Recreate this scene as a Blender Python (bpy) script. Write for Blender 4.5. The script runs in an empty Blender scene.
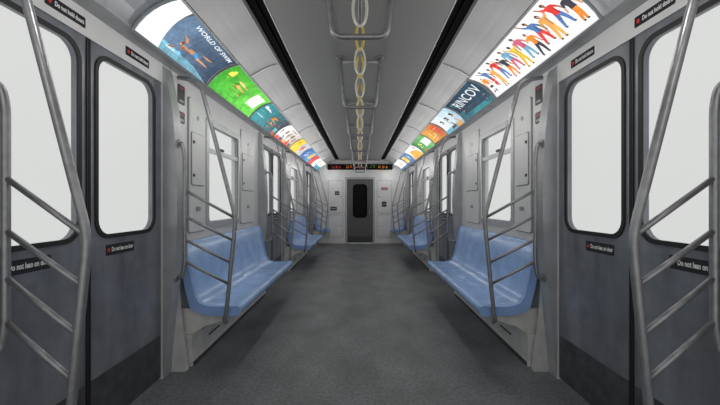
import bpy, bmesh, math, random
from mathutils import Vector, Matrix
random.seed(7)
SC = bpy.context.scene
C = SC.collection
SC.view_settings.view_transform = 'Standard'
SC.view_settings.look = 'None'

# ------------------------------------------------------------------ materials
MATS = {}
def pm(name, col, rough=0.5, metal=0.0, nscale=0.0, namt=0.0, bump=0.0, emit=0.0, nscale2=0.0, namt2=0.0, spec=0.5, stretch=None):
    if name in MATS: return MATS[name]
    m = bpy.data.materials.new(name); m.use_nodes = True
    nt = m.node_tree; b = nt.nodes['Principled BSDF']
    b.inputs['Base Color'].default_value = (*col, 1)
    b.inputs['Roughness'].default_value = rough
    b.inputs['Metallic'].default_value = metal
    b.inputs['Specular IOR Level'].default_value = spec
    if emit > 0:
        b.inputs['Base Color'].default_value = (col[0]*.15, col[1]*.15, col[2]*.15, 1)
        b.inputs['Emission Color'].default_value = (*col, 1)
        b.inputs['Emission Strength'].default_value = emit
    if nscale > 0:
        tc = nt.nodes.new('ShaderNodeTexCoord'); src = tc.outputs['Object']
        if stretch:
            mp = nt.nodes.new('ShaderNodeMapping'); mp.inputs['Scale'].default_value = stretch
            nt.links.new(src, mp.inputs['Vector']); src2 = mp.outputs['Vector']
        else: src2 = src
        def noise(sc, det, sr):
            n = nt.nodes.new('ShaderNodeTexNoise'); n.inputs['Scale'].default_value = sc
            n.inputs['Detail'].default_value = det
            nt.links.new(sr, n.inputs['Vector']); return n
        n1 = noise(nscale, 6, src)
        mr = nt.nodes.new('ShaderNodeMapRange')
        mr.inputs['From Min'].default_value = 0.3; mr.inputs['From Max'].default_value = 0.7
        mr.inputs['To Min'].default_value = 1 - namt; mr.inputs['To Max'].default_value = 1 + namt
        nt.links.new(n1.outputs['Fac'], mr.inputs['Value'])
        fac = mr.outputs['Result']
        if nscale2 > 0:
            n2 = noise(nscale2, 8, src2)
            mr2 = nt.nodes.new('ShaderNodeMapRange')
            mr2.inputs['From Min'].default_value = 0.3; mr2.inputs['From Max'].default_value = 0.7
            mr2.inputs['To Min'].default_value = 1 - namt2; mr2.inputs['To Max'].default_value = 1 + namt2
            nt.links.new(n2.outputs['Fac'], mr2.inputs['Value'])
            mu = nt.nodes.new('ShaderNodeMath'); mu.operation = 'MULTIPLY'
            nt.links.new(fac, mu.inputs[0]); nt.links.new(mr2.outputs['Result'], mu.inputs[1]); fac = mu.outputs[0]
        vm = nt.nodes.new('ShaderNodeVectorMath'); vm.operation = 'SCALE'
        vm.inputs[0].default_value = col
        nt.links.new(fac, vm.inputs['Scale'])
        nt.links.new(vm.outputs['Vector'], b.inputs['Emission Color' if emit > 0 else 'Base Color'])
        if bump > 0:
            bp = nt.nodes.new('ShaderNodeBump'); bp.inputs['Strength'].default_value = bump
            bp.inputs['Distance'].default_value = 0.004
            nt.links.new(n1.outputs['Fac'], bp.inputs['Height']); nt.links.new(bp.outputs['Normal'], b.inputs['Normal'])
    MATS[name] = m; return m

def glass_mat():
    m = bpy.data.materials.new('window_glass'); m.use_nodes = True
    nt = m.node_tree; nt.nodes.clear()
    o = nt.nodes.new('ShaderNodeOutputMaterial'); mx = nt.nodes.new('ShaderNodeMixShader')
    t = nt.nodes.new('ShaderNodeBsdfTransparent'); t.inputs['Color'].default_value = (.98, .985, .98, 1)
    g = nt.nodes.new('ShaderNodeBsdfGlossy'); g.inputs['Roughness'].default_value = .55
    mx.inputs[0].default_value = .03
    nt.links.new(t.outputs[0], mx.inputs[1]); nt.links.new(g.outputs[0], mx.inputs[2]); nt.links.new(mx.outputs[0], o.inputs[0])
    return m
GLASS = glass_mat()
M_FLOOR = pm('floor_rubber', (.163, .170, .178), .52, 0, 48, .34, .3, 0, 3.4, .26, stretch=(1, .6, 1))
M_WALL = pm('wall_melamine', (.72, .72, .715), .45, 0, 3, .06)
M_JAMB = pm('jamb_metal', (.40, .41, .425), .4, .2, 5, .16)
M_PALE = pm('pale_post', (.60, .60, .59), .45, .05, 6, .14)
M_CEIL = pm('ceiling_panel', (.29, .285, .28), .8, 0, 90, .04, .03, spec=.2)
M_COVE = pm('cove_panel', (.39, .39, .39), .5, 0, 3, .04)
M_DOOR = pm('door_steel', (.225, .238, .265), .38, .35, 9, .14, .03, 0, 6, .32, stretch=(1, 1, .18))
M_KICK = pm('kick_plate', (.06, .062, .066), .5, .2, 14, .3)
M_DKICK = pm('door_kick_plate', (.085, .088, .095), .42, .3, 14, .3)
M_RUB = pm('black_rubber', (.012, .012, .013), .6)
M_STEEL = pm('brushed_steel', (.34, .34, .35), .38, .7, 25, .14)
M_DSTEEL = pm('satin_frame', (.30, .31, .32), .4, .4, 12, .06)
M_WFRAME = pm('window_frame_metal', (.50, .51, .52), .4, .2, 12, .06)
M_BLUE = pm('blue_plastic', (.35, .53, .88), .24, 0, 7, .13, 0, 0, 40, .06)
M_BLUE2 = pm('blue_plastic_edge', (.30, .47, .84), .3, 0, 7, .10)
M_HEAT = pm('heater_panel', (.70, .685, .66), .5, .1, 10, .12)
M_DARK = pm('dark_slot', (.006, .006, .007), .9, spec=.05)
M_BLACK = pm('black_vinyl', (.012, .012, .014), .4)
M_SIGN = pm('sign_black', (.006, .006, .007), .7, spec=.08)
M_WHITE = pm('white_ink', (.88, .88, .88), .5)
M_RED = pm('red_ink', (.7, .03, .03), .5)
M_DRED = pm('dull_red_ink', (.32, .05, .045), .5)
M_GREYINK = pm('grey_ink', (.42, .42, .42), .5)
M_YEL = pm('yellow_strap', (.80, .62, .06), .45, 0, 20, .1)
M_CHROME = pm('pale_ring', (.80, .78, .68), .3, .2)
M_ENDW = pm('end_wall', (.78, .78, .78), .5, 0, 4, .05)
M_EDOOR = pm('end_door', (.11, .112, .115), .5, .2, 8, .08)
M_DGLASS = pm('dark_glass', (.004, .004, .005), .5, spec=.1)

EC = {}
def emis(col, st=1.08, tex=True):
    k = (tuple(round(c, 3) for c in col), st, tex)
    if k not in EC:
        bright = min(col) > .7
        if tex and not bright: EC[k] = pm('backlit_%d' % len(EC), col, .6, 0, 9, .28, 0, st, 38, .18, .2)
        elif tex: EC[k] = pm('backlit_%d' % len(EC), col, .6, 0, 5, .07, 0, st, spec=.2)
        else: EC[k] = pm('backlit_%d' % len(EC), col, .6, emit=st, spec=.2)
    return EC[k]

# ------------------------------------------------------------------ helpers
LOC = {}
def empty(name, loc):
    o = bpy.data.objects.new(name, None); C.objects.link(o); o.location = loc
    o.empty_display_size = .1; LOC[o.name] = Vector(loc); return o
def tag(o, label, cat, group=None, kind=None):
    o['label'] = label; o['category'] = cat
    if group: o['group'] = group
    if kind: o['kind'] = kind
    return o
def part(name, bm, mats, parent=None):
    if not isinstance(mats, (list, tuple)): mats = [mats]
    off = LOC[parent.name] if parent is not None and parent.name in LOC else Vector((0, 0, 0))
    bm.normal_update()
    if off.length > 0: bmesh.ops.translate(bm, verts=bm.verts, vec=-off)
    me = bpy.data.meshes.new(name); bm.to_mesh(me); bm.free()
    for m in mats: me.materials.append(m)
    o = bpy.data.objects.new(name, me); C.objects.link(o)
    if parent is not None:
        o.parent = parent
        LOC[o.name] = off
    return o
def single(name, bm, mats, label, cat, group=None, kind=None):
    return tag(part(name, bm, mats), label, cat, group, kind)
def box(bm, x0, x1, y0, y1, z0, z1, bev=0):
    x0, x1 = min(x0, x1), max(x0, x1)
    r = bmesh.ops.create_cube(bm, size=1); vs = r['verts']
    for v in vs:
        v.co = Vector((x0 + (v.co.x + .5) * (x1 - x0), y0 + (v.co.y + .5) * (y1 - y0), z0 + (v.co.z + .5) * (z1 - z0)))
    if bev:
        es = list({e for v in vs for e in v.link_edges})
        bmesh.ops.bevel(bm, geom=es, offset=bev, segments=2, affect='EDGES', profile=.5)
    return bm
def B(*a, **k): return box(bmesh.new(), *a, **k)
def catmull(p, n=6, closed=False):
    p = [Vector(q) for q in p]; out = []; N = len(p)
    rng = range(N) if closed else range(N - 1)
    for i in rng:
        if closed: a, b, c, d = p[(i-1) % N], p[i], p[(i+1) % N], p[(i+2) % N]
        else: a, b, c, d = p[max(i-1, 0)], p[i], p[i+1], p[min(i+2, N-1)]
        for k in range(n):
            t = k / n
            out.append(.5 * ((2*b) + (c-a)*t + (2*a-5*b+4*c-d)*t*t + (3*b-a-3*c+d)*t**3))
    if not closed: out.append(p[-1])
    return out
def fillet(p, r=.04, n=4):
    p = [Vector(q) for q in p]; out = [p[0]]
    for i in range(1, len(p)-1):
        a, b, c = p[i-1], p[i], p[i+1]
        r1 = min(r, (a-b).length*.45, (c-b).length*.45)
        s = b + (a-b).normalized()*r1; e = b + (c-b).normalized()*r1
        for k in range(n+1):
            t = k/n; out.append((1-t)**2*s + 2*t*(1-t)*b + t*t*e)
    out.append(p[-1]); return out
def tube(bm, pts, r, seg=10, closed=False):
    pts = [Vector(q) for q in pts]; N = len(pts); rings = []
    def tan(i):
        if closed: return (pts[(i+1) % N] - pts[(i-1) % N]).normalized()
        return (pts[min(i+1, N-1)] - pts[max(i-1, 0)]).normalized()
    t0 = tan(0); up = Vector((0, 0, 1)) if abs(t0.z) < .9 else Vector((0, 1, 0))
    nrm = t0.cross(up).normalized()
    for i in range(N):
        t = tan(i); nrm = (nrm - t*nrm.dot(t)).normalized(); bi = t.cross(nrm)
        rings.append([bm.verts.new(pts[i] + r*(math.cos(2*math.pi*k/seg)*nrm + math.sin(2*math.pi*k/seg)*bi)) for k in range(seg)])
    M = N if closed else N-1
    for i in range(M):
        a, b = rings[i], rings[(i+1) % N]
        for k in range(seg):
            f = bm.faces.new((a[k], a[(k+1) % seg], b[(k+1) % seg], b[k])); f.smooth = True
    if not closed:
        bm.faces.new(rings[0]); bm.faces.new(rings[-1])
    bmesh.ops.recalc_face_normals(bm, faces=bm.faces)
    return bm
def T(pts, r, seg=10, closed=False): return tube(bmesh.new(), pts, r, seg, closed)
def rrect(x0, x1, y0, y1, r, n=6):
    o = []
    for cx, cy, a0 in ((x1-r, y1-r, 0), (x0+r, y1-r, 90), (x0+r, y0+r, 180), (x1-r, y0+r, 270)):
        for k in range(n+1):
            a = math.radians(a0 + 90*k/n); o.append((cx + r*math.cos(a), cy + r*math.sin(a)))
    return o
def plate(outer, holes, th, M):
    bm = bmesh.new(); es = []
    for lp in [outer] + list(holes):
        vs = [bm.verts.new((p[0], p[1], 0)) for p in lp]
        for i in range(len(vs)): es.append(bm.edges.new((vs[i], vs[(i+1) % len(vs)])))
    bmesh.ops.triangle_fill(bm, edges=es, use_beauty=True)
    fs = list(bm.faces)
    r = bmesh.ops.extrude_face_region(bm, geom=fs, use_keep_orig=True)
    bmesh.ops.translate(bm, verts=[g for g in r['geom'] if isinstance(g, bmesh.types.BMVert)], vec=(0, 0, th))
    if M is not None: bmesh.ops.transform(bm, matrix=M, verts=bm.verts)
    bmesh.ops.recalc_face_normals(bm, faces=bm.faces)
    return bm
def mat_uvn(o, u, v):
    u = Vector(u).normalized(); v = Vector(v).normalized(); n = u.cross(v)
    return Matrix(((u.x, v.x, n.x, o[0]), (u.y, v.y, n.y, o[1]), (u.z, v.z, n.z, o[2]), (0, 0, 0, 1)))
def wallM(s, off):            # maps (y, z, inward) onto side wall s
    return Matrix(((0, 0, -s, s*off), (1, 0, 0, 0), (0, 1, 0, 0), (0, 0, 0, 1)))
def readM(s, off, y, z):      # reading frame on a side wall
    return mat_uvn((s*off, y, z), (0, -s, 0), (0, 0, 1))
def rect(x0, x1, y0, y1): return [(x0, y0), (x1, y0), (x1, y1), (x0, y1)]
def text_bm(body, size, width=None, bold=0.0):
    cu = bpy.data.curves.new('lettering_curve', 'FONT'); cu.body = body; cu.size = size
    cu.align_x = 'CENTER'; cu.align_y = 'CENTER'; cu.offset = bold; cu.resolution_u = 3
    ob = bpy.data.objects.new('lettering_tmp', cu); C.objects.link(ob)
    dg = bpy.context.evaluated_depsgraph_get()
    me = bpy.data.meshes.new_from_object(ob.evaluated_get(dg))
    bm = bmesh.new(); bm.from_mesh(me)
    bpy.data.objects.remove(ob); bpy.data.curves.remove(cu); bpy.data.meshes.remove(me)
    if width and bm.verts:
        xs = [v.co.x for v in bm.verts]; k = width/(max(xs)-min(xs))
        for v in bm.verts: v.co.x *= k
    return bm

# ------------------------------------------------------------------ dimensions
YR, YE = -1.2, 11.2
W = 1.42; ZC = 2.58; PER = 3.95
D0, DM, D1 = 1.19, 1.89, 2.59
DH = 2.13
WY0, WY1, WZ0, WZ1 = 3.34, 4.20, 1.07, 2.02
SN = {-1: 'left', 1: 'right'}

single('floor', B(-1.5, 1.5, YR, YE+.08, -.06, 0), M_FLOOR, 'dark grey worn rubber floor running down the aisle', 'floor', kind='structure')
single('ceiling', B(-.615, .615, YR, YE, ZC, ZC+.04), M_CEIL, 'grey flat centre ceiling panel of the train car', 'ceiling', kind='structure')

ntrim = [0]
def trim(bm, m, label):
    ntrim[0] += 1
    return single('trim_%d' % ntrim[0], bm, m, label, 'trim', kind='structure')
def smoothcurve(p, n=5): return [(v.x, v.y) for v in catmull([(a, b, 0) for a, b in p], n)]
def ext(bm, prof, y0, y1, s, smooth=False):
    A = [bm.verts.new((s*p[0], y0, p[1])) for p in prof]; Bv = [bm.verts.new((s*p[0], y1, p[1])) for p in prof]
    n = len(prof)
    for i in range(n): bm.faces.new((A[i], A[(i+1) % n], Bv[(i+1) % n], Bv[i])).smooth = smooth
    bm.faces.new(A); bm.faces.new(Bv); bmesh.ops.recalc_face_normals(bm, faces=bm.faces); return bm

for s in (-1, 1):
    bm = bmesh.new(); a, b = s*W, s*(W+.08)
    for k in (-1, 0, 1, 2):
        y0 = D1 + PER*k if k >= 0 else YR
        y1 = D0 + PER*(k+1)
        if k == 2: y1 = YE
        w0, w1 = WY0 + PER*k, WY1 + PER*k
        if k == 2:
            box(bm, a, b, y0, y1, 0, 2.27)
        else:
            box(bm, a, b, y0, y1, 0, WZ0); box(bm, a, b, y0, y1, WZ1, 2.27)
            box(bm, a, b, y0, w0, WZ0, WZ1); box(bm, a, b, w1, y1, WZ0, WZ1)
        if k < 2: box(bm, a, b, D0 + PER*(k+1), D1 + PER*(k+1), DH, 2.27)
    single('wall_' + SN[s], bm, M_WALL, 'light grey %s side wall of the train car with window openings' % SN[s], 'wall', kind='structure')
    post = smoothcurve([(1.416, 0), (1.398, .22), (1.352, .65), (1.318, 1.1), (1.318, 1.45), (1.342, 1.85), (1.388, 2.14), (1.416, 2.255)])
    foot = smoothcurve([(1.310, 0), (1.325, .14), (1.362, .40), (1.388, .72), (1.412, .99)])
    for k in range(3):
        for (j0, j1, wh) in ((D0-.13, D0, 'near'), (D1, D1+.11, 'far')):
            where = ('nearest the camera', 'in the middle', 'farthest away')[k]
            bm = ext(bmesh.new(), [(W, 0)] + post + [(W, 2.255)], j0+PER*k, j1+PER*k, s)
            trim(bm, M_JAMB, 'grey bowed door post on the %s side of %s doorway %s' % (wh, SN[s], where))
            f0, f1 = (j0-.055, j0) if wh == 'near' else (j1, j1+.055)
            trim(ext(bmesh.new(), [(W, 0)] + foot + [(W, .99)], f0+PER*k, f1+PER*k, s), M_PALE,
                 'pale flared foot panel beside the %s door post of %s doorway %s' % (wh, SN[s], where))
    trim(ext(bmesh.new(), [(W+.08, 2.27), (1.30, 2.262), (1.30, 2.285), (W+.08, 2.30)], YR, YE, s), M_JAMB, 'narrow grey soffit strip under the %s row of lit posters' % SN[s])
    trim(ext(bmesh.new(), [(1.315, 2.272), (1.255, 2.344), (1.192, 2.397), (1.12, 2.434), (1.035, 2.452), (1.06, 2.53), (1.36, 2.33)], YR, YE, s), M_JAMB,
         'curved grey backing panel behind the %s row of lit posters' % SN[s])
    ys = [YR, 1.0, 2.05, 3.4, 4.75, 6.1, 7.45, 8.8, 10.15, YE]
    cp = [(1.03, 2.452), (.99, 2.478), (.93, 2.513), (.86, 2.544), (.80, 2.565), (.775, 2.572)]
    for i in range(len(ys)-1):
        pr = cp + [(p[0]+.012, p[1]+.03) for p in reversed(cp)]
        trim(ext(bmesh.new(), pr, ys[i]+.007, ys[i+1]-.007, s), M_COVE,
             'curved grey cove panel, number %d from the camera along the %s ceiling edge' % (i+1, SN[s]))
    for i in range(1, len(ys)-1):
        pr = [(p[0]-.004, p[1]-.007) for p in cp] + [(p[0]+.0, p[1]-.0005) for p in reversed(cp)]
        trim(ext(bmesh.new(), pr, ys[i]-.03, ys[i]-.009, s), M_DSTEEL,
             'thin bracket across joint %d of the %s cove panels' % (i, SN[s]))
    v = empty('air_vent', (s*.70, (YR+YE)/2, ZC))
    tag(v, 'long black air vent slot along the %s edge of the ceiling' % SN[s], 'air vent', 'ceiling air vents')
    part('slot', B(s*.628, s*.765, YR, YE, ZC+.03, ZC+.05), M_DARK, v)
    part('edge_rail', B(s*.757, s*.777, YR, YE, ZC-.012, ZC+.04, bev=.003), M_COVE, v)
    part('edge_rail', B(s*.615, s*.628, YR, YE, ZC-.004, ZC+.04, bev=.003), M_DSTEEL, v)
    part('divider', B(s*.688, s*.698, YR, YE, ZC+.012, ZC+.035), M_DARK, v)

# ------------------------------------------------------------------ side doors
nd = [0]
def door_leaf(s, y0, y1, k, which):
    nd[0] += 1
    yc = (y0+y1)/2
    r = empty('door_%d' % nd[0], (s*1.45, yc, 0))
    pos = ('nearest the camera', 'in the middle', 'farthest away')[k]
    tag(r, 'grey steel sliding door leaf, %s half of the %s doorway %s' % (which, SN[s], pos), 'door', kind='structure')
    if which == 'near': w0, w1 = y0+.10, y1-.065
    else: w0, w1 = y0+.065, y1-.10
    z0, z1 = 1.085, 2.075
    M = wallM(s, 1.465)
    part('panel', plate(rect(y0+.003, y1-.003, .015, DH), [rrect(w0, w1, z0, z1, .09)], .035, M), M_DOOR, r)
    part('gasket', plate(rrect(w0-.018, w1+.018, z0-.018, z1+.018, .105), [rrect(w0+.006, w1-.006, z0+.006, z1-.006, .085)], .010, wallM(s, 1.4325)), M_RUB, r)
    part('pane', plate(rrect(w0-.004, w1+.004, z0-.004, z1+.004, .09), [], .005, wallM(s, 1.45)), GLASS, r)
    part('kick_plate', plate(rrect(y0+.02, y1-.02, .02, .32, .01), [], .004, wallM(s, 1.4302)), M_DKICK, r)
    em = (y1-.014, y1-.003) if which == 'near' else (y0+.003, y0+.014)
    part('edge_seal', plate(rect(em[0], em[1], .015, DH), [], .008, wallM(s, 1.4305)), M_RUB, r)
    ys = yc if which == 'near' else yc-.09
    if k < 2:
        st = part('warning_sticker', plate(rrect(ys-.125, ys+.125, .968, 1.030, .006), [], .0015, wallM(s, 1.43)), M_BLACK, r)
        t = text_bm('Do not lean on door', .035, .195, .0013)
        bmesh.ops.transform(t, matrix=readM(s, 1.4278, ys - s*.018, 1.0), verts=t.verts)
        part('lettering', t, M_WHITE, st)
        dsc = bmesh.new(); bmesh.ops.create_circle(dsc, cap_ends=True, segments=20, radius=.011)
        bmesh.ops.transform(dsc, matrix=readM(s, 1.4278, ys + s*.103, 1.0), verts=dsc.verts)
        part('red_symbol', dsc, M_RED, st)
for k in range(3):
    for s in (-1, 1):
        door_leaf(s, D0+PER*k, DM+PER*k, k, 'near'); door_leaf(s, DM+PER*k, D1+PER*k, k, 'far')

for s in (-1, 1):
    for y, wh in ((1.74, 'near'), (2.30, 'far')):
        r = empty('warning_sticker', (s*W, y, 2.195))
        tag(r, 'black warning strip above the %s leaf of the nearest %s doorway' % (wh, SN[s]), 'sticker', 'stickers above the doors')
        st = part('strip', plate(rrect(y-.12, y+.12, 2.168, 2.222, .006), [], .002, wallM(s, W)), M_BLACK, r)
        t = text_bm('Do not hold doors', .032, .176, .0011)
        bmesh.ops.transform(t, matrix=readM(s, W-.0027, y - s*.02, 2.195), verts=t.verts)
        part('lettering', t, M_WHITE, st)
        dsc = bmesh.new(); bmesh.ops.create_circle(dsc, cap_ends=True, segments=20, radius=.011)
        bmesh.ops.transform(dsc, matrix=readM(s, W-.0027, y + s*.095, 2.195), verts=dsc.verts)
        part('red_symbol', dsc, M_RED, st)

# ------------------------------------------------------------------ windows in bench bays
nw = 0
for k in (-1, 0, 1):
    for s in (-1, 1):
        nw += 1
        y0, y1 = WY0+PER*k, WY1+PER*k
        r = empty('window_%d' % nw, (s*1.46, (y0+y1)/2, WZ0))
        tag(r, 'white lit window with hopper transom above the %s bench, %s' % (SN[s], ('beside the camera', 'in the near bay', 'in the middle bay')[k+1]), 'window', kind='structure')
        part('frame', plate(rrect(y0-.04, y1+.04, WZ0-.04, WZ1+.04, .05), [rrect(y0+.02, y1-.02, WZ0+.02, WZ1-.02, .05)], .014, wallM(s, W)), M_WFRAME, r)
        part('gasket', plate(rect(y0, y1, WZ0, WZ1), [rrect(y0+.022, y1-.022, WZ0+.022, WZ1-.022, .05)], .03, wallM(s, W+.035)), M_DSTEEL, r)
        part('pane', plate(rect(y0+.002, y1-.002, WZ0+.002, WZ1-.002), [], .005, wallM(s, W+.045)), GLASS, r)
        tr = part('transom', plate(rect(y0+.01, y1-.01, 1.745, 1.785), [], .03, wallM(s, W+.025)), M_WFRAME, r)
        part('latch', plate(rrect((y0+y1)/2-.05, (y0+y1)/2+.05, 1.80, 1.825, .01), [], .02, wallM(s, W+.04)), M_RUB, tr)

# ------------------------------------------------------------------ access panels and notices
def ngon(cy, cz, r): return [(cy+r*math.cos(t*.5236), cz+r*math.sin(t*.5236)) for t in range(12)]
for k in (0, 1):
    for s in (-1, 1):
        bay = ('near', 'middle')[k]
        for (a, b, wh) in ((2.97, 3.28, 'before'), (4.27, 4.78, 'beyond')):
            y0, y1 = a+PER*k, b+PER*k
            r = empty('access_panel', (s*W, (y0+y1)/2, 1.02))
            tag(r, 'pale wall access panel just %s the %s bay window on the %s' % (wh, bay, SN[s]), 'access panel', 'wall access panels')
            part('seam', plate(rrect(y0-.007, y1+.007, 1.013, 2.147, .024), [], .002, wallM(s, W)), M_KICK, r)
            part('cover', plate(rrect(y0, y1, 1.02, 2.14, .02), [], .012, wallM(s, W-.001)), M_WALL, r)
            part('hatch_seam', plate(rrect(y0+.025, y1-.025, 1.415, 1.865, .022), [], .002, wallM(s, W-.013)), M_KICK, r)
            h = part('hatch', plate(rrect(y0+.031, y1-.031, 1.421, 1.859, .02), [], .008, wallM(s, W-.014)), M_WALL, r)
            for z in (1.50, 1.78):
                part('lock', plate(ngon(y0+.06, z, .014), [], .005, wallM(s, W-.022)), M_RUB, h)
            part('lock', plate(ngon((y0+y1)/2, 2.0, .02), [], .005, wallM(s, W-.013)), M_DSTEEL, r)
            part('latch', plate(rrect((y0+y1)/2-.035, (y0+y1)/2+.035, 1.20, 1.235, .01), [], .008, wallM(s, W-.013)), M_DSTEEL, r)
        for (z0, z1, nm) in ((2.05, 2.20, 'taller'), (1.90, 1.99, 'shorter')):
            y0, y1 = 2.80+PER*k, 2.91+PER*k
            r = empty('notice_plate', (s*W, (y0+y1)/2, z0))
            tag(r, '%s dark notice plate beside the %s bay on the %s wall' % (nm, bay, SN[s]), 'notice', 'wall notice plates')
            part('backing', plate(rrect(y0, y1, z0, z1, .012), [], .004, wallM(s, W)), M_KICK, r)
            part('red_band', plate(rect(y0+.02, y1-.02, z1-.032, z1-.014), [], .002, wallM(s, W-.004)), M_DRED, r)
            part('white_block', plate(rect(y0+.025, y1-.025, z0+.015, z0+.032), [], .002, wallM(s, W-.004)), M_GREYINK, r)

# ------------------------------------------------------------------ benches
TOP = [(.02, .955), (.040, .958), (.058, .940), (.086, .80), (.112, .67), (.138, .555), (.178, .486), (.25, .464), (.34, .460), (.42, .464), (.468, .468), (.488, .460), (.494, .440), (.488, .404), (.468, .392)]
BOT = [(.20, .405), (.112, .45), (.072, .60), (.036, .79), (.02, .91)]
def bench(s, y0, y1, label, hlabel):
    r = empty('bench_seat', (s*(W-.24), (y0+y1)/2, 0))
    tag(r, label, 'bench', 'blue bench seats')
    n = max(1, round((y1-y0-.05)/.5)); L = (y1-y0-.03)/n
    bm = bmesh.new(); rings = []
    prof = TOP + BOT
    for i in range(n*10+1):
        y = y0+.015+L*i/10; ph = (i % 10)/10
        sc = .5-.5*math.cos(2*math.pi*ph); sc = sc**.5
        ring = []
        for j, (w, z) in enumerate(prof):
            if 3 <= j <= 5: w -= .008*sc
            if 6 <= j <= 9: z -= .008*sc
            if j == 5: z -= .005*sc
            ring.append(bm.verts.new((s*(W-w), y, z)))
        rings.append(ring)
    N = len(prof)
    for i in range(len(rings)-1):
        for j in range(N):
            f = bm.faces.new((rings[i][j], rings[i][(j+1) % N], rings[i+1][(j+1) % N], rings[i+1][j])); f.smooth = True
    bm.faces.new(rings[0]); bm.faces.new(rings[-1])
    bmesh.ops.recalc_face_normals(bm, faces=bm.faces)
    part('seat_shell', bm, M_BLUE, r)
    big = []
    for i, (w, z) in enumerate(prof):
        p0, p1 = Vector(prof[i-1]), Vector(prof[(i+1) % N]); t = (p1-p0).normalized()
        q = Vector((w, z)) - Vector((t.y, -t.x))*.004
        big.append((max(q.x, .012), q.y))
    for (a, b) in ((y0, y0+.016), (y1-.016, y1)):
        part('end_cap', ext(bmesh.new(), [(W-w, z) for w, z in big], a, b, s), M_BLUE2, r)
    for y in [y0+.06] + ([(y0+y1)/2] if n > 2 else []) + [y1-.06]:
        pr = [(.004, .44), (.11, .44), (.20, .402), (.40, .391), (.40, .365), (.20, .30), (.12, .245), (.004, .245)]
        part('support_bracket', ext(bmesh.new(), [(W-w, z) for w, z in pr], y-.022, y+.022, s), M_HEAT, r)
    h = empty('heater_cover', (s*(W-.06), (y0+y1)/2, 0))
    tag(h, hlabel, 'heater cover', 'heater covers under the benches')
    hp = [(.002, .244), (.105, .244), (.122, .228), (.122, 0), (.002, 0)]
    hs = part('housing', ext(bmesh.new(), [(W-w, z) for w, z in hp], y0+.005, y1-.005, s), M_HEAT, h)
    part('toe_kick', B(s*(W-.128), s*(W-.122), y0+.02, y1-.02, 0, .03), M_KICK, h)
    for f in (.2, .5, .8):
        yy = y0+(y1-y0)*f
        part('louvre', B(s*(W-.125), s*(W-.1215), yy-.12, yy+.12, .13, .145), M_KICK, hs)
for k, (a, b, nm) in enumerate(((2.78, 4.93, 'near'), (6.73, 8.88, 'middle'), (10.68, 11.17, 'short far'))):
    for s in (-1, 1):
        bench(s, a, b, 'light blue moulded %s bench along the %s wall' % (nm, SN[s]), 'low beige heater cover under the %s %s bench' % (nm, SN[s]))

# ------------------------------------------------------------------ guard rails beside doors
def flange(x, y, z, m, parent):
    bm = bmesh.new(); bmesh.ops.create_cone(bm, cap_ends=True, segments=16, radius1=.034, radius2=.03, depth=.012)
    bmesh.ops.transform(bm, matrix=Matrix.Translation((x, y, z)) @ Matrix.Rotation(math.pi/2, 4, 'Y'), verts=bm.verts)
    part('flange', bm, m, parent)
def guard(s, yp, yr, yj, label):
    r = empty('guard_rail', (s*1.15, yp, .34)); tag(r, label, 'grab rail', 'steel guard rails at the bench ends')
    d = 1 if yp > yr else -1
    P = [(s*1.385, yp, 2.22), (s*1.215, yp, 2.19), (s*.945, yp, 1.15), (s*1.015, yp, .44), (s*1.03, yp, .372), (s*1.03, yp+d*.04, .352)]
    part('pole', T(fillet(P, .07, 7), .0158, 12), M_STEEL, r)
    R = [(s*1.328, yj, 1.70), (s*1.300, yr, 1.70), (s*1.280, yr, 1.62), (s*1.280, yr, .82), (s*1.300, yr, .72), (s*1.342, yj, .72)]
    wr = part('wall_rail', T(fillet(R, .07, 6), .015, 12), M_STEEL, r)
    def px(z): return .945+.07*(1.15-z)/.71 if z < 1.15 else .945+.27*(z-1.15)/1.04
    for (z1, z0) in ((1.36, 1.15), (1.17, .98), (1.00, .81), (.84, .65)):
        part('slat', T([(s*1.280, yr, z1), (s*px(z0), yp, z0)], .0108, 10), M_STEEL, r)
    flange(s*1.327, yj, 1.70, M_DSTEEL, wr); flange(s*1.341, yj, .72, M_DSTEEL, wr)
for k in range(3):
    dn = ('nearest', 'middle', 'farthest')[k]
    for s in (-1, 1):
        guard(s, 1.25+PER*k, 1.30+PER*k, D0-.06+PER*k, 'bent steel guard rail with slanted bars before the %s %s doorway' % (dn, SN[s]))
        guard(s, 2.735+PER*k, 2.63+PER*k, D1+.05+PER*k, 'bent steel guard rail with slanted bars just beyond the %s %s doorway' % (dn, SN[s]))

# ------------------------------------------------------------------ overhead rails and straps
fy = [1.87, 3.25, 4.6, 6.0, 7.4, 8.8, 10.2]
ordn = ['first', 'second', 'third', 'fourth', 'fifth', 'sixth', 'seventh']
for i, y in enumerate(fy):
    r = empty('overhead_grab_bar', (0, y, ZC))
    tag(r, 'steel trapezoid grab bar hanging from the ceiling, %s from the camera' % ordn[i], 'grab bar', 'overhead grab bars')
    pts = fillet([(-.18, y, ZC), (-.178, y, ZC-.06), (-.14, y, 2.13), (.14, y, 2.13), (.178, y, ZC-.06), (.18, y, ZC)], .05, 5)
    part('bar', T(pts, .0155, 12), M_STEEL, r)
    part('top_bar', T([(-.18, y, 2.545), (.18, y, 2.545)], .013, 10), M_STEEL, r)
    for x in (-.18, .18):
        part('mount', B(x-.035, x+.035, y-.035, y+.035, ZC-.012, ZC, bev=.004), M_DSTEEL, r)
r = empty('ceiling_rail', (0, 5.5, ZC)); tag(r, 'thin steel rail along the ceiling centre carrying the straps', 'rail')
part('tube', T([(0, .6, 2.50), (0, 10.9, 2.50)], .012, 10), M_STEEL, r)
for y in [.7, 2.2, 3.9, 5.3, 6.7, 8.1, 9.5, 10.8]:
    part('hanger', T([(0, y, 2.50), (0, y, ZC)], .009, 8), M_STEEL, r)
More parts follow.
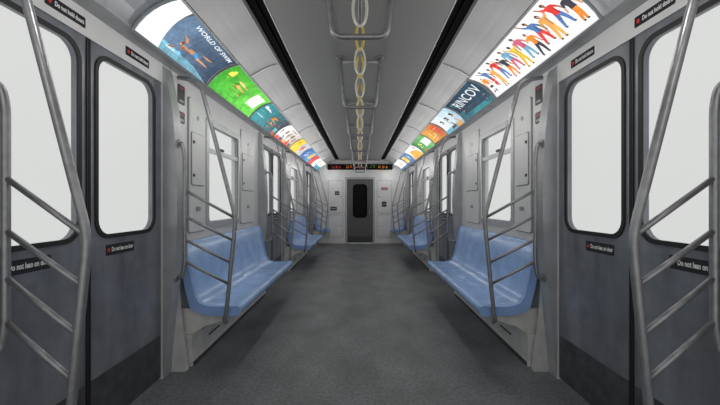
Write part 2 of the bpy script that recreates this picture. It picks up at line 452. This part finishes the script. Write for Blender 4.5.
def oval(cx, y, z0, z1, hw, n=24):
    zc, hz = (z0+z1)/2, (z1-z0)/2
    return [(cx+hw*math.cos(2*math.pi*k/n), y, zc+hz*math.sin(2*math.pi*k/n)) for k in range(n)]
sy = [1.45, 1.82, 2.5, 3.05, 3.75, 4.45, 5.25, 6.25, 7.2, 8.2, 9.3]
proto = empty('hanging_strap', (0, sy[0], 2.5))
tag(proto, 'yellow strap loop with a pale ring hanging on the ceiling centre rail', 'strap', 'hanging straps along the centre')
part('strap', T(oval(0, sy[0], 2.325, 2.519, .026), .008, 8, True), M_YEL, proto)
part('ring', T(oval(0, sy[0], 2.160, 2.342, .035), .008, 8, True), M_CHROME, proto)
for y in sy[1:]:
    c = proto.copy(); C.objects.link(c); c.location = (0, y, 2.5)
    for ch in list(proto.children):
        d = ch.copy(); C.objects.link(d); d.parent = c

# ------------------------------------------------------------------ lit posters
H = math.hypot(.27, .18); SAG = .035
def bend(bm):
    for i in range(1, 6):
        bmesh.ops.bisect_plane(bm, geom=list(bm.verts)+list(bm.edges)+list(bm.faces), plane_co=(0, H*i/6, 0), plane_no=(0, 1, 0))
    for v in bm.verts:
        t = min(1, max(0, v.co.y/H)); v.co.z -= SAG*4*t*(1-t)
    return bm
class Art:
    def __init__(self): self.bm = bmesh.new(); self.m = []; self.n = 0
    def mi(self, col):
        m = emis(col)
        if m not in self.m: self.m.append(m)
        return self.m.index(m)
    def poly(self, pts, col):
        self.n += 1; z = .0083+.00003*self.n
        f = self.bm.faces.new([self.bm.verts.new((p[0], p[1], z)) for p in pts]); f.material_index = self.mi(col)
    def rect(self, a, b, c, d, col): self.poly(rect(a, b, c, d), col)
    def disc(self, x, y, r, col, ry=None, n=18):
        ry = ry or r; self.poly([(x+r*math.cos(2*math.pi*k/n), y+ry*math.sin(2*math.pi*k/n)) for k in range(n)], col)
    def line(self, p, q, w, col, w2=None):
        p, q = Vector(p), Vector(q); t = (q-p).normalized(); n = Vector((-t.y, t.x)); w2 = w2 or w
        self.poly([p-n*w, q-n*w2, q+n*w2, p+n*w], col)
    def grad(self, L, c0, c1, n=8):
        for i in range(n):
            t = i/(n-1); self.rect(L*i/n, L*(i+1)/n, 0, H, tuple(a+(b-a)*t for a, b in zip(c0, c1)))
    def lines(self, x0, x1, y0, n, col, seed=1):
        rnd = random.Random(seed)
        for i in range(n): self.rect(x0, x0+(x1-x0)*rnd.uniform(.55, 1), y0+i*.022, y0+i*.022+.009, col)
    def fig(self, x, y, h, top, leg, skin=(.45, .22, .12), a1=.5, a2=-.6, sp=.14, hair=(.04, .02, .015)):
        k1 = (x-sp*h*.7, y+.25*h); k2 = (x+sp*h*.6, y+.26*h)
        for kx, fx in ((k1, (x-sp*h*.9, y+.03*h)), (k2, (x+sp*h*.9, y+.03*h))):
            self.line((x+(kx[0]-x)*.35, y+.50*h), kx, .085*h, leg, .066*h); self.line(kx, fx, .066*h, leg, .045*h)
            self.line((fx[0]-.02*h, fx[1]-.01*h), (fx[0]+.07*h, fx[1]-.015*h), .022*h, (.04, .04, .05))
        self.poly([(x-.125*h, y+.45*h), (x+.125*h, y+.45*h), (x+.11*h, y+.60*h), (x+.165*h, y+.82*h), (x+.05*h, y+.85*h), (x-.05*h, y+.85*h), (x-.165*h, y+.82*h), (x-.11*h, y+.60*h)], top)
        dk = tuple(c*.6 for c in top)
        self.poly([(x+.04*h, y+.45*h), (x+.125*h, y+.45*h), (x+.11*h, y+.60*h), (x+.165*h, y+.82*h), (x+.08*h, y+.80*h)], dk)
        for sg, a in ((-1, a1), (1, a2)):
            e = (x+sg*.23*h, y+.76*h+a*.18*h); f = (x+sg*(.23+.09*(1-abs(a)*.5))*h, y+.74*h+a*.42*h)
            self.line((x+sg*.13*h, y+.79*h), e, .050*h, top, .042*h); self.line(e, f, .036*h, skin, .028*h)
        self.line((x, y+.84*h), (x, y+.90*h), .03*h, skin)
        self.disc(x, y+.945*h, .068*h, hair, .075*h); self.disc(x+.012*h, y+.932*h, .052*h, skin, .062*h)
    def bust(self, x, h, top, skin=(.5, .26, .13), hair=(.05, .025, .015)):
        self.poly([(x-.42*h, 0.004), (x+.42*h, .004), (x+.36*h, .30*h), (x+.12*h, .42*h), (x-.12*h, .42*h), (x-.36*h, .30*h)], top)
        self.line((x, .36*h), (x, .52*h), .09*h, skin); self.disc(x, .70*h, .21*h, hair, .25*h); self.disc(x+.02*h, .66*h, .165*h, skin, .21*h)
def poster(s, y0, y1, label, bg, draw, texts=()):
    L = y1-y0-.02; yc = (y0+y1)/2
    lo = Vector((s*1.30, yc, 2.266)); v = Vector((-s*.27, 0, .18)).normalized(); u = Vector((0, -s, 0))
    n = u.cross(v)
    M = mat_uvn(lo - u*(L/2) + n*.006, u, v)
    def put(bm): bend(bm); bmesh.ops.transform(bm, matrix=M, verts=bm.verts); return bm
    r = empty('lit_poster', tuple(lo)); tag(r, label, 'poster', 'backlit posters above the %s seats' % SN[s])
    lb = part('light_box', put(plate(rect(0, L, 0, H), [], .008, None)), emis(bg), r)
    part('frame', put(plate(rect(-.008, L+.008, -.008, H+.008), [rect(.004, L-.004, .006, H-.006)], .014, None)), M_DSTEEL, r)
    A = Art(); draw(A, L)
    if A.m: part('print', put(A.bm), A.m, lb)
    for (t, x, y, size, wd, col) in texts:
        b = text_bm(t, size, wd, .001)
        bmesh.ops.translate(b, verts=b.verts, vec=(x, y, .0142))
        part('lettering', put(b), emis(col, 1.05, False), lb)
PAL = [(.80, .25, .03), (.75, .05, .04), (.85, .55, .04), (.10, .20, .45), (.05, .05, .07), (.6, .12, .2), (.85, .4, .1), (.15, .35, .5)]
WH = (.88, .88, .88); SK = (.60, .30, .15)
def l1(A, L):
    for i in range(8):
        t = i/7; A.rect(L*(.2+.1*i), min(L, L*(.2+.1*(i+1))), 0, H, (.14-.10*t, .22-.15*t, .34-.22*t))
    A.poly([(0, 0), (L*.26, 0), (L*.17, H), (0, H)], (.92, .92, .93))
    A.poly([(L*.25, 0), (L, 0), (L, .04), (L*.5, .06), (L*.24, .05)], (.16, .36, .46))
    x, y = L*.45, .125; SH = (.33, .12, .05); HI = (.75, .42, .22)
    A.poly([(x-.22, .01), (x+.16, .01), (x+.10, .040), (x+.02, .07), (x-.08, .10), (x-.16, .09), (x-.2, .05)], (.20, .52, .68))
    A.poly([(x-.17, .02), (x+.05, .02), (x-.05, .06), (x-.12, .07)], (.50, .72, .80))
    q = .92
    def P(pts): return [(x+a*q, y+b*q) for a, b in pts]
    A.poly(P([(-.015, -.026), (.05, -.032), (.11, -.02), (.17, -.012), (.17, .034), (.10, .034), (.04, .032), (-.01, .024)]), SK)
    A.poly(P([(-.01, -.026), (.05, -.032), (.16, -.012), (.10, -.004), (.03, -.010)]), SH)
    A.poly(P([(.02, .018), (.09, .022), (.09, .031), (.03, .029)]), HI)
    A.poly(P([(.155, -.016), (.225, -.022), (.235, .026), (.16, .034)]), (.05, .30, .65))
    for dy, e in ((.012, .03), (-.012, -.01)):
        a = P([(.22, dy), (.29, dy+e*.4+.006), (.38, dy+e+.004), (.41, dy+e+.006)])
        A.line(a[0], a[1], .018, SK, .013); A.line(a[1], a[2], .013, SK, .006); A.line(a[2], a[3], .006, SK, .003)
    a = P([(.01, .016), (-.05, .055), (-.14, .085)]); A.line(a[0], a[1], .012, SK, .010); A.line(a[1], a[2], .009, SK, .005)
    a = P([(.02, -.015), (-.045, -.05), (-.13, -.075)]); A.line(a[0], a[1], .012, SH, .010); A.line(a[1], a[2], .009, SH, .005)
    A.disc(x-.032, y+.006, .022, (.16, .06, .03), .021); A.disc(x-.037, y+.0, .017, SK, .016)
def l2(A, L):
    A.grad(L, (.06, .42, .03), (.16, .70, .07)); A.rect(0, L, 0, .03, (.03, .14, .03))
    A.disc(L*.40, .145, .15, (.06, .34, .02), .115)
    A.disc(L*.40, .11, .135, (.70, .42, .10), .045); A.disc(L*.40, .135, .145, (.10, .45, .05), .028); A.disc(L*.40, .145, .135, (.28, .10, .03), .03)
    A.disc(L*.40, .165, .14, (.85, .62, .08), .022); A.disc(L*.40, .175, .13, (.70, .08, .03), .018); A.disc(L*.40, .205, .132, (.78, .48, .14), .058); A.disc(L*.37, .225, .07, (.88, .64, .28), .025)
    A.rect(L*.70, L*.94, .09, .27, (.85, .88, .80)); A.lines(L*.73, L*.91, .12, 6, (.10, .42, .06), 4)
    A.disc(L*.12, .22, .05, (.85, .75, .10))
def l3(A, L):
    A.grad(L, (.03, .30, .33), (.06, .07, .10)); A.disc(L*.60, .15, .15, (.42, .12, .02), .125); A.disc(L*.60, .15, .12, (.75, .30, .03), .10); A.disc(L*.60, .16, .07, (.88, .62, .18), .06)
    A.rect(L*.05, L*.30, .22, .265, WH); A.lines(L*.05, L*.30, .08, 5, (.55, .75, .75), 2); A.rect(L*.84, L*.97, .03, .14, (.1, .5, .55)); A.bust(L*.90, .2, (.55, .1, .05))
def l4(A, L):
    A.grad(L, (.85, .85, .84), (.62, .55, .50))
    for i in range(5): A.bust(L*(.12+.19*i), .23+.03*(i % 2), [(.7, .05, .04), (.1, .1, .12), (.8, .4, .1)][i % 3], [SK, (.3, .14, .07)][i % 2])
    A.rect(0, L, .0, .03, (.7, .05, .04)); A.lines(L*.3, L*.7, .27, 2, (.1, .1, .1), 5)
def l5(A, L):
    A.poly([(0, 0), (L*.6, 0), (L*.4, H), (0, H)], (.85, .60, .04)); A.disc(L*.72, .16, .11, (.60, .06, .03)); A.disc(L*.72, .16, .07, (.85, .2, .06)); A.lines(L*.06, L*.38, .08, 7, (.10, .08, .04), 6)
def l6(A, L):
    A.grad(L, (.03, .12, .40), (.10, .40, .70)); A.disc(L*.36, .15, .12, (.75, .82, .88)); A.bust(L*.36, .24, (.10, .12, .3)); A.rect(L*.65, L*.92, .06, .27, (.85, .5, .08)); A.lines(L*.68, L*.88, .10, 6, (.2, .08, .02), 7)
def l7(A, L):
    A.rect(0, L*.5, 0, H, (.7, .06, .05)); A.disc(L*.5, .16, .1, (.85, .7, .1)); A.lines(L*.65, L*.95, .08, 7, (.1, .1, .12), 8)
def l8(A, L): A.rect(0, L, 0, .12, (.05, .35, .4)); A.disc(L*.5, .18, .09, (.85, .4, .1))
def r1(A, L):
    rnd = random.Random(3)
    A.rect(0, L, 0, .035, (.72, .72, .73))
    for i in range(13):
        c = PAL[i*3 % 8]; A.fig(.07+(L-.14)*i/12, .03+.035*(i % 2)+.015*rnd.random(), .205+.025*rnd.random(), c, PAL[(i*5+4) % 8], [SK, (.35, .16, .08)][i % 2], [-.9, .7, -.7, -.2, .95][i % 5], [-.8, -.9, .5, -.6][i % 4], rnd.uniform(.06, .22))
def r2(A, L):
    A.grad(L, (.012, .03, .06), (.02, .06, .10))
    A.poly([(0, 0), (L, 0), (L, H*.28), (L*.8, H*.40), (L*.6, H*.30), (L*.42, H*.42), (L*.25, H*.28), (0, H*.45)], (.015, .13, .17)); A.poly([(L*.3, 0), (L*.9, 0), (L*.75, H*.2), (L*.5, H*.26)], (.03, .24, .28))
    A.disc(L*.10, .25, .05, (.04, .30, .36), .045); A.bust(L*.16, .17, (.02, .05, .08), (.30, .15, .09)); A.bust(L*.86, .15, (.03, .08, .12), (.35, .17, .1))
    A.rect(L*.3, L*.72, .085, .095, (.45, .5, .55))
def r3(A, L):
    A.grad(L, (.80, .84, .86), (.40, .58, .70)); A.rect(0, L, 0, .06, (.15, .40, .55))
    for i in range(3): A.bust(L*(.22+.28*i), .25, [(.12, .3, .45), (.05, .05, .07), (.75, .35, .1)][i], [SK, (.3, .14, .07), SK][i])
def r4(A, L):
    A.grad(L, (.80, .36, .05), (.50, .14, .03)); A.disc(L*.35, .15, .125, (.85, .72, .3)); A.disc(L*.35, .15, .08, (.6, .25, .06)); A.rect(L*.62, L*.92, .06, .27, (.6, .08, .03)); A.lines(L*.65, L*.9, .10, 6, (.88, .8, .6), 9); A.rect(0, L, 0, .04, (.1, .05, .03))
def r5(A, L):
    A.grad(L, (.04, .25, .08), (.14, .50, .12)); A.disc(L*.28, .17, .11, (.75, .8, .15)); A.bust(L*.28, .22, (.7, .1, .05)); A.rect(L*.5, L*.95, .06, .26, WH); A.lines(L*.54, L*.9, .09, 7, (.05, .25, .1), 10)
def r6(A, L):
    A.poly([(0, 0), (L, 0), (L*.7, H*.6), (L*.2, H*.7)], (.85, .45, .05)); A.disc(L*.8, .22, .06, (.7, .05, .05)); A.bust(L*.42, .26, (.1, .2, .4))
def r7(A, L):
    A.grad(L, (.04, .10, .30), (.08, .22, .5)); A.rect(L*.1, L*.5, .05, .27, (.85, .6, .1)); A.lines(L*.14, L*.46, .09, 7, (.15, .08, .02), 11); A.disc(L*.75, .16, .09, (.75, .8, .85))
def r8(A, L): A.disc(L*.5, .16, .12, (.85, .25, .05)); A.rect(0, L, 0, .05, (.05, .2, .4))
poster(-1, 2.04, 3.01, 'dark blue poster of a diving swimmer, nearest on the left', (.085, .115, .14), l1, [('WORLD OF SWIM', .60, .281, .046, .60, (.80, .84, .86))])
poster(-1, 3.03, 4.18, 'bright green poster of a burger above the left bench', (.10, .52, .05), l2)
poster(-1, 4.20, 5.35, 'dark teal poster with an orange disc, left side', (.08, .10, .13), l3)
poster(-1, 5.37, 6.52, 'pale poster with five heads over a red strip, left side', WH, l4)
poster(-1, 6.54, 7.69, 'yellow slanted block poster on grey, left side', (.55, .58, .6), l5)
poster(-1, 7.71, 8.86, 'blue poster with a pale disc, left side', (.06, .25, .6), l6)
poster(-1, 8.88, 10.03, 'half red half white poster, left side', WH, l7)
poster(-1, 10.05, 11.04, 'teal based poster farthest along the left side', WH, l8)
poster(1, 1.92, 3.40, 'white poster with a row of colourful dancing people, nearest on the right', WH, r1)
poster(1, 3.42, 4.37, 'navy and teal poster with large white lettering, right side', (.02, .045, .08), r2, [('RINCOV', .50, .205, .16, .74, (.75, .8, .82))])
poster(1, 4.39, 5.25, 'pale blue poster with three heads, right side', (.72, .78, .82), r3)
poster(1, 5.27, 6.15, 'orange poster with a pale yellow disc, right side', (.75, .30, .04), r4)
poster(1, 6.17, 7.25, 'green poster with a white block, right side', (.06, .35, .10), r5)
poster(1, 7.27, 8.40, 'white poster with an orange slanted shape, right side', WH, r6)
poster(1, 8.42, 9.60, 'dark blue poster with a yellow block, right side', (.05, .12, .35), r7)
poster(1, 9.62, 11.04, 'white poster with a red disc, farthest along the right side', WH, r8)

# ------------------------------------------------------------------ end wall
yE = YE
EM = Matrix(((1, 0, 0, 0), (0, 0, -1, yE), (0, 1, 0, 0), (0, 0, 0, 1)))   # (x, z, toward camera)
single('wall_end', plate(rect(-W, W, 0, 2.62), [rect(-.41, .41, .0001, 2.01)], .08, Matrix.Translation((0, .08, 0)) @ EM), M_ENDW, 'pale grey end wall of the car around the end door', 'wall', kind='structure')
nd[0] += 1
r = empty('door_%d' % nd[0], (0, yE+.02, 0)); tag(r, 'dark grey end door with a tall black rounded window', 'door', kind='structure')
part('panel', plate(rect(-.405, .405, .01, 2.0), [rrect(-.2, .2, .82, 1.82, .10)], .04, Matrix.Translation((0, .06, 0)) @ EM), M_EDOOR, r)
part('gasket', plate(rrect(-.225, .225, .795, 1.845, .12), [rrect(-.19, .19, .83, 1.81, .09)], .012, Matrix.Translation((0, .02, 0)) @ EM), M_SIGN, r)
part('pane', plate(rrect(-.2, .2, .82, 1.82, .10), [], .006, Matrix.Translation((0, .04, 0)) @ EM), M_DGLASS, r)
part('frame', plate([(-.46, 0), (-.46, 2.06), (.46, 2.06), (.46, 0), (.405, 0), (.405, 2.0), (-.405, 2.0), (-.405, 0)], [], .02, EM), M_JAMB, r)
part('handle', T(fillet([(.30, yE+.02, 1.02), (.30, yE-.05, 1.02), (.30, yE-.05, .88), (.30, yE+.02, .88)], .02), .011), M_STEEL, r)
part('sill_plate', plate(rect(-.38, .38, .02, .22), [], .004, Matrix.Translation((0, .02, 0)) @ EM), M_KICK, r)
for (x0, x1, z0, z1, lab) in ((-.98, -.54, .95, 1.95, 'upper panel left of the end door'), (-.98, -.54, .2, .88, 'lower panel left of the end door'),
                             (.54, .98, .95, 1.95, 'upper panel right of the end door'), (.54, .98, .2, .88, 'lower panel right of the end door')):
    p = empty('equipment_cabinet', ((x0+x1)/2, yE, z0)); tag(p, 'pale grey equipment cabinet, ' + lab, 'cabinet', 'end wall cabinets')
    part('seam', plate(rrect(x0-.012, x1+.012, z0-.012, z1+.012, .035), [], .004, EM), M_DSTEEL, p)
    cv = part('cover', plate(rrect(x0, x1, z0, z1, .03), [], .016, EM), M_ENDW, p)
    sx = x1-.05 if x0 < 0 else x0+.05
    part('lock', plate(ngon(sx, (z0+z1)/2, .016), [], .003, Matrix.Translation((0, -.016, 0)) @ EM), M_RUB, cv)
for (x0, x1, z0, z1, m, lab, nm) in ((-.78, -.64, 1.50, 1.62, M_KICK, 'small dark plate on the cabinet left of the end door', 'notice_plate'),
                                 (-.92, -.72, 1.02, 1.14, M_KICK, 'wide dark plate low on the cabinet left of the end door', 'notice_plate'),
                                 (.66, .86, 1.66, 1.74, M_DRED, 'red notice on the cabinet right of the end door', 'notice_plate'),
                                 (.68, .82, 1.14, 1.30, M_BLACK, 'black square intercom plate right of the end door', 'intercom')):
    p = empty(nm, ((x0+x1)/2, yE-.0195, z0)); tag(p, lab, 'notice' if nm == 'notice_plate' else 'intercom')
    part('backing', plate(rrect(x0, x1, z0, z1, .01), [], .005, Matrix.Translation((0, -.0192, 0)) @ EM), m, p)
    part('mark', plate(rect(x0+.03, x1-.03, (z0+z1)/2-.012, (z0+z1)/2+.012), [], .002, Matrix.Translation((0, -.0242, 0)) @ EM), M_GREYINK, p)
r = empty('display_sign', (0, yE-.07, 2.28)); tag(r, 'long black display sign with red, orange and green lights above the end door', 'display sign')
hs = part('housing', B(-1.0, 1.0, yE-.14, yE, 2.285, 2.45, bev=.012), M_SIGN, r)
rnd = random.Random(11)
for (xa, xb, col, nm) in ((-.86, -.60, (.8, .05, .03), 'red_lights'), (-.42, .10, (.8, .20, .03), 'orange_lights'), (.18, .46, (.22, .45, .06), 'green_lights'), (.56, .86, (.8, .30, .03), 'orange_lights')):
    bm = bmesh.new(); x = xa; c = 0
    while x < xb:
        if c % 6 < 4:
            for j in range(5):
                if rnd.random() < .5:
                    z = 2.326+j*.0165; box(bm, x, x+.011, yE-.144, yE-.139, z, z+.010)
        x += .019; c += 1
    part(nm, bm, emis(col, 1.0, False), hs)

# ------------------------------------------------------------------ light
w = bpy.data.worlds.new('World'); SC.world = w; w.use_nodes = True
bg = w.node_tree.nodes['Background']; bg.inputs['Color'].default_value = (.745, .75, .745, 1); bg.inputs['Strength'].default_value = 1.0
ld = bpy.data.lights.new('fill_lamp', 'POINT'); ld.energy = 2.0; ld.shadow_soft_size = 0.0; ld.color = (1, .985, .965)  # added fill: unseen point lamps in mid-air, not fixtures of the car
y = -.6
while y < 11.0:
    for s in (-1, 1):
        lo = bpy.data.objects.new('fill_lamp', ld); C.objects.link(lo); lo.location = (s*.88, y, 2.14)
    y += .6

cam = bpy.data.cameras.new('Camera'); co = bpy.data.objects.new('Camera', cam); C.objects.link(co)
co.location = (0, 0, 1.27); co.rotation_euler = (math.pi/2, 0, 0)
cam.lens = 18; cam.sensor_width = 36; cam.clip_start = .05
SC.camera = co
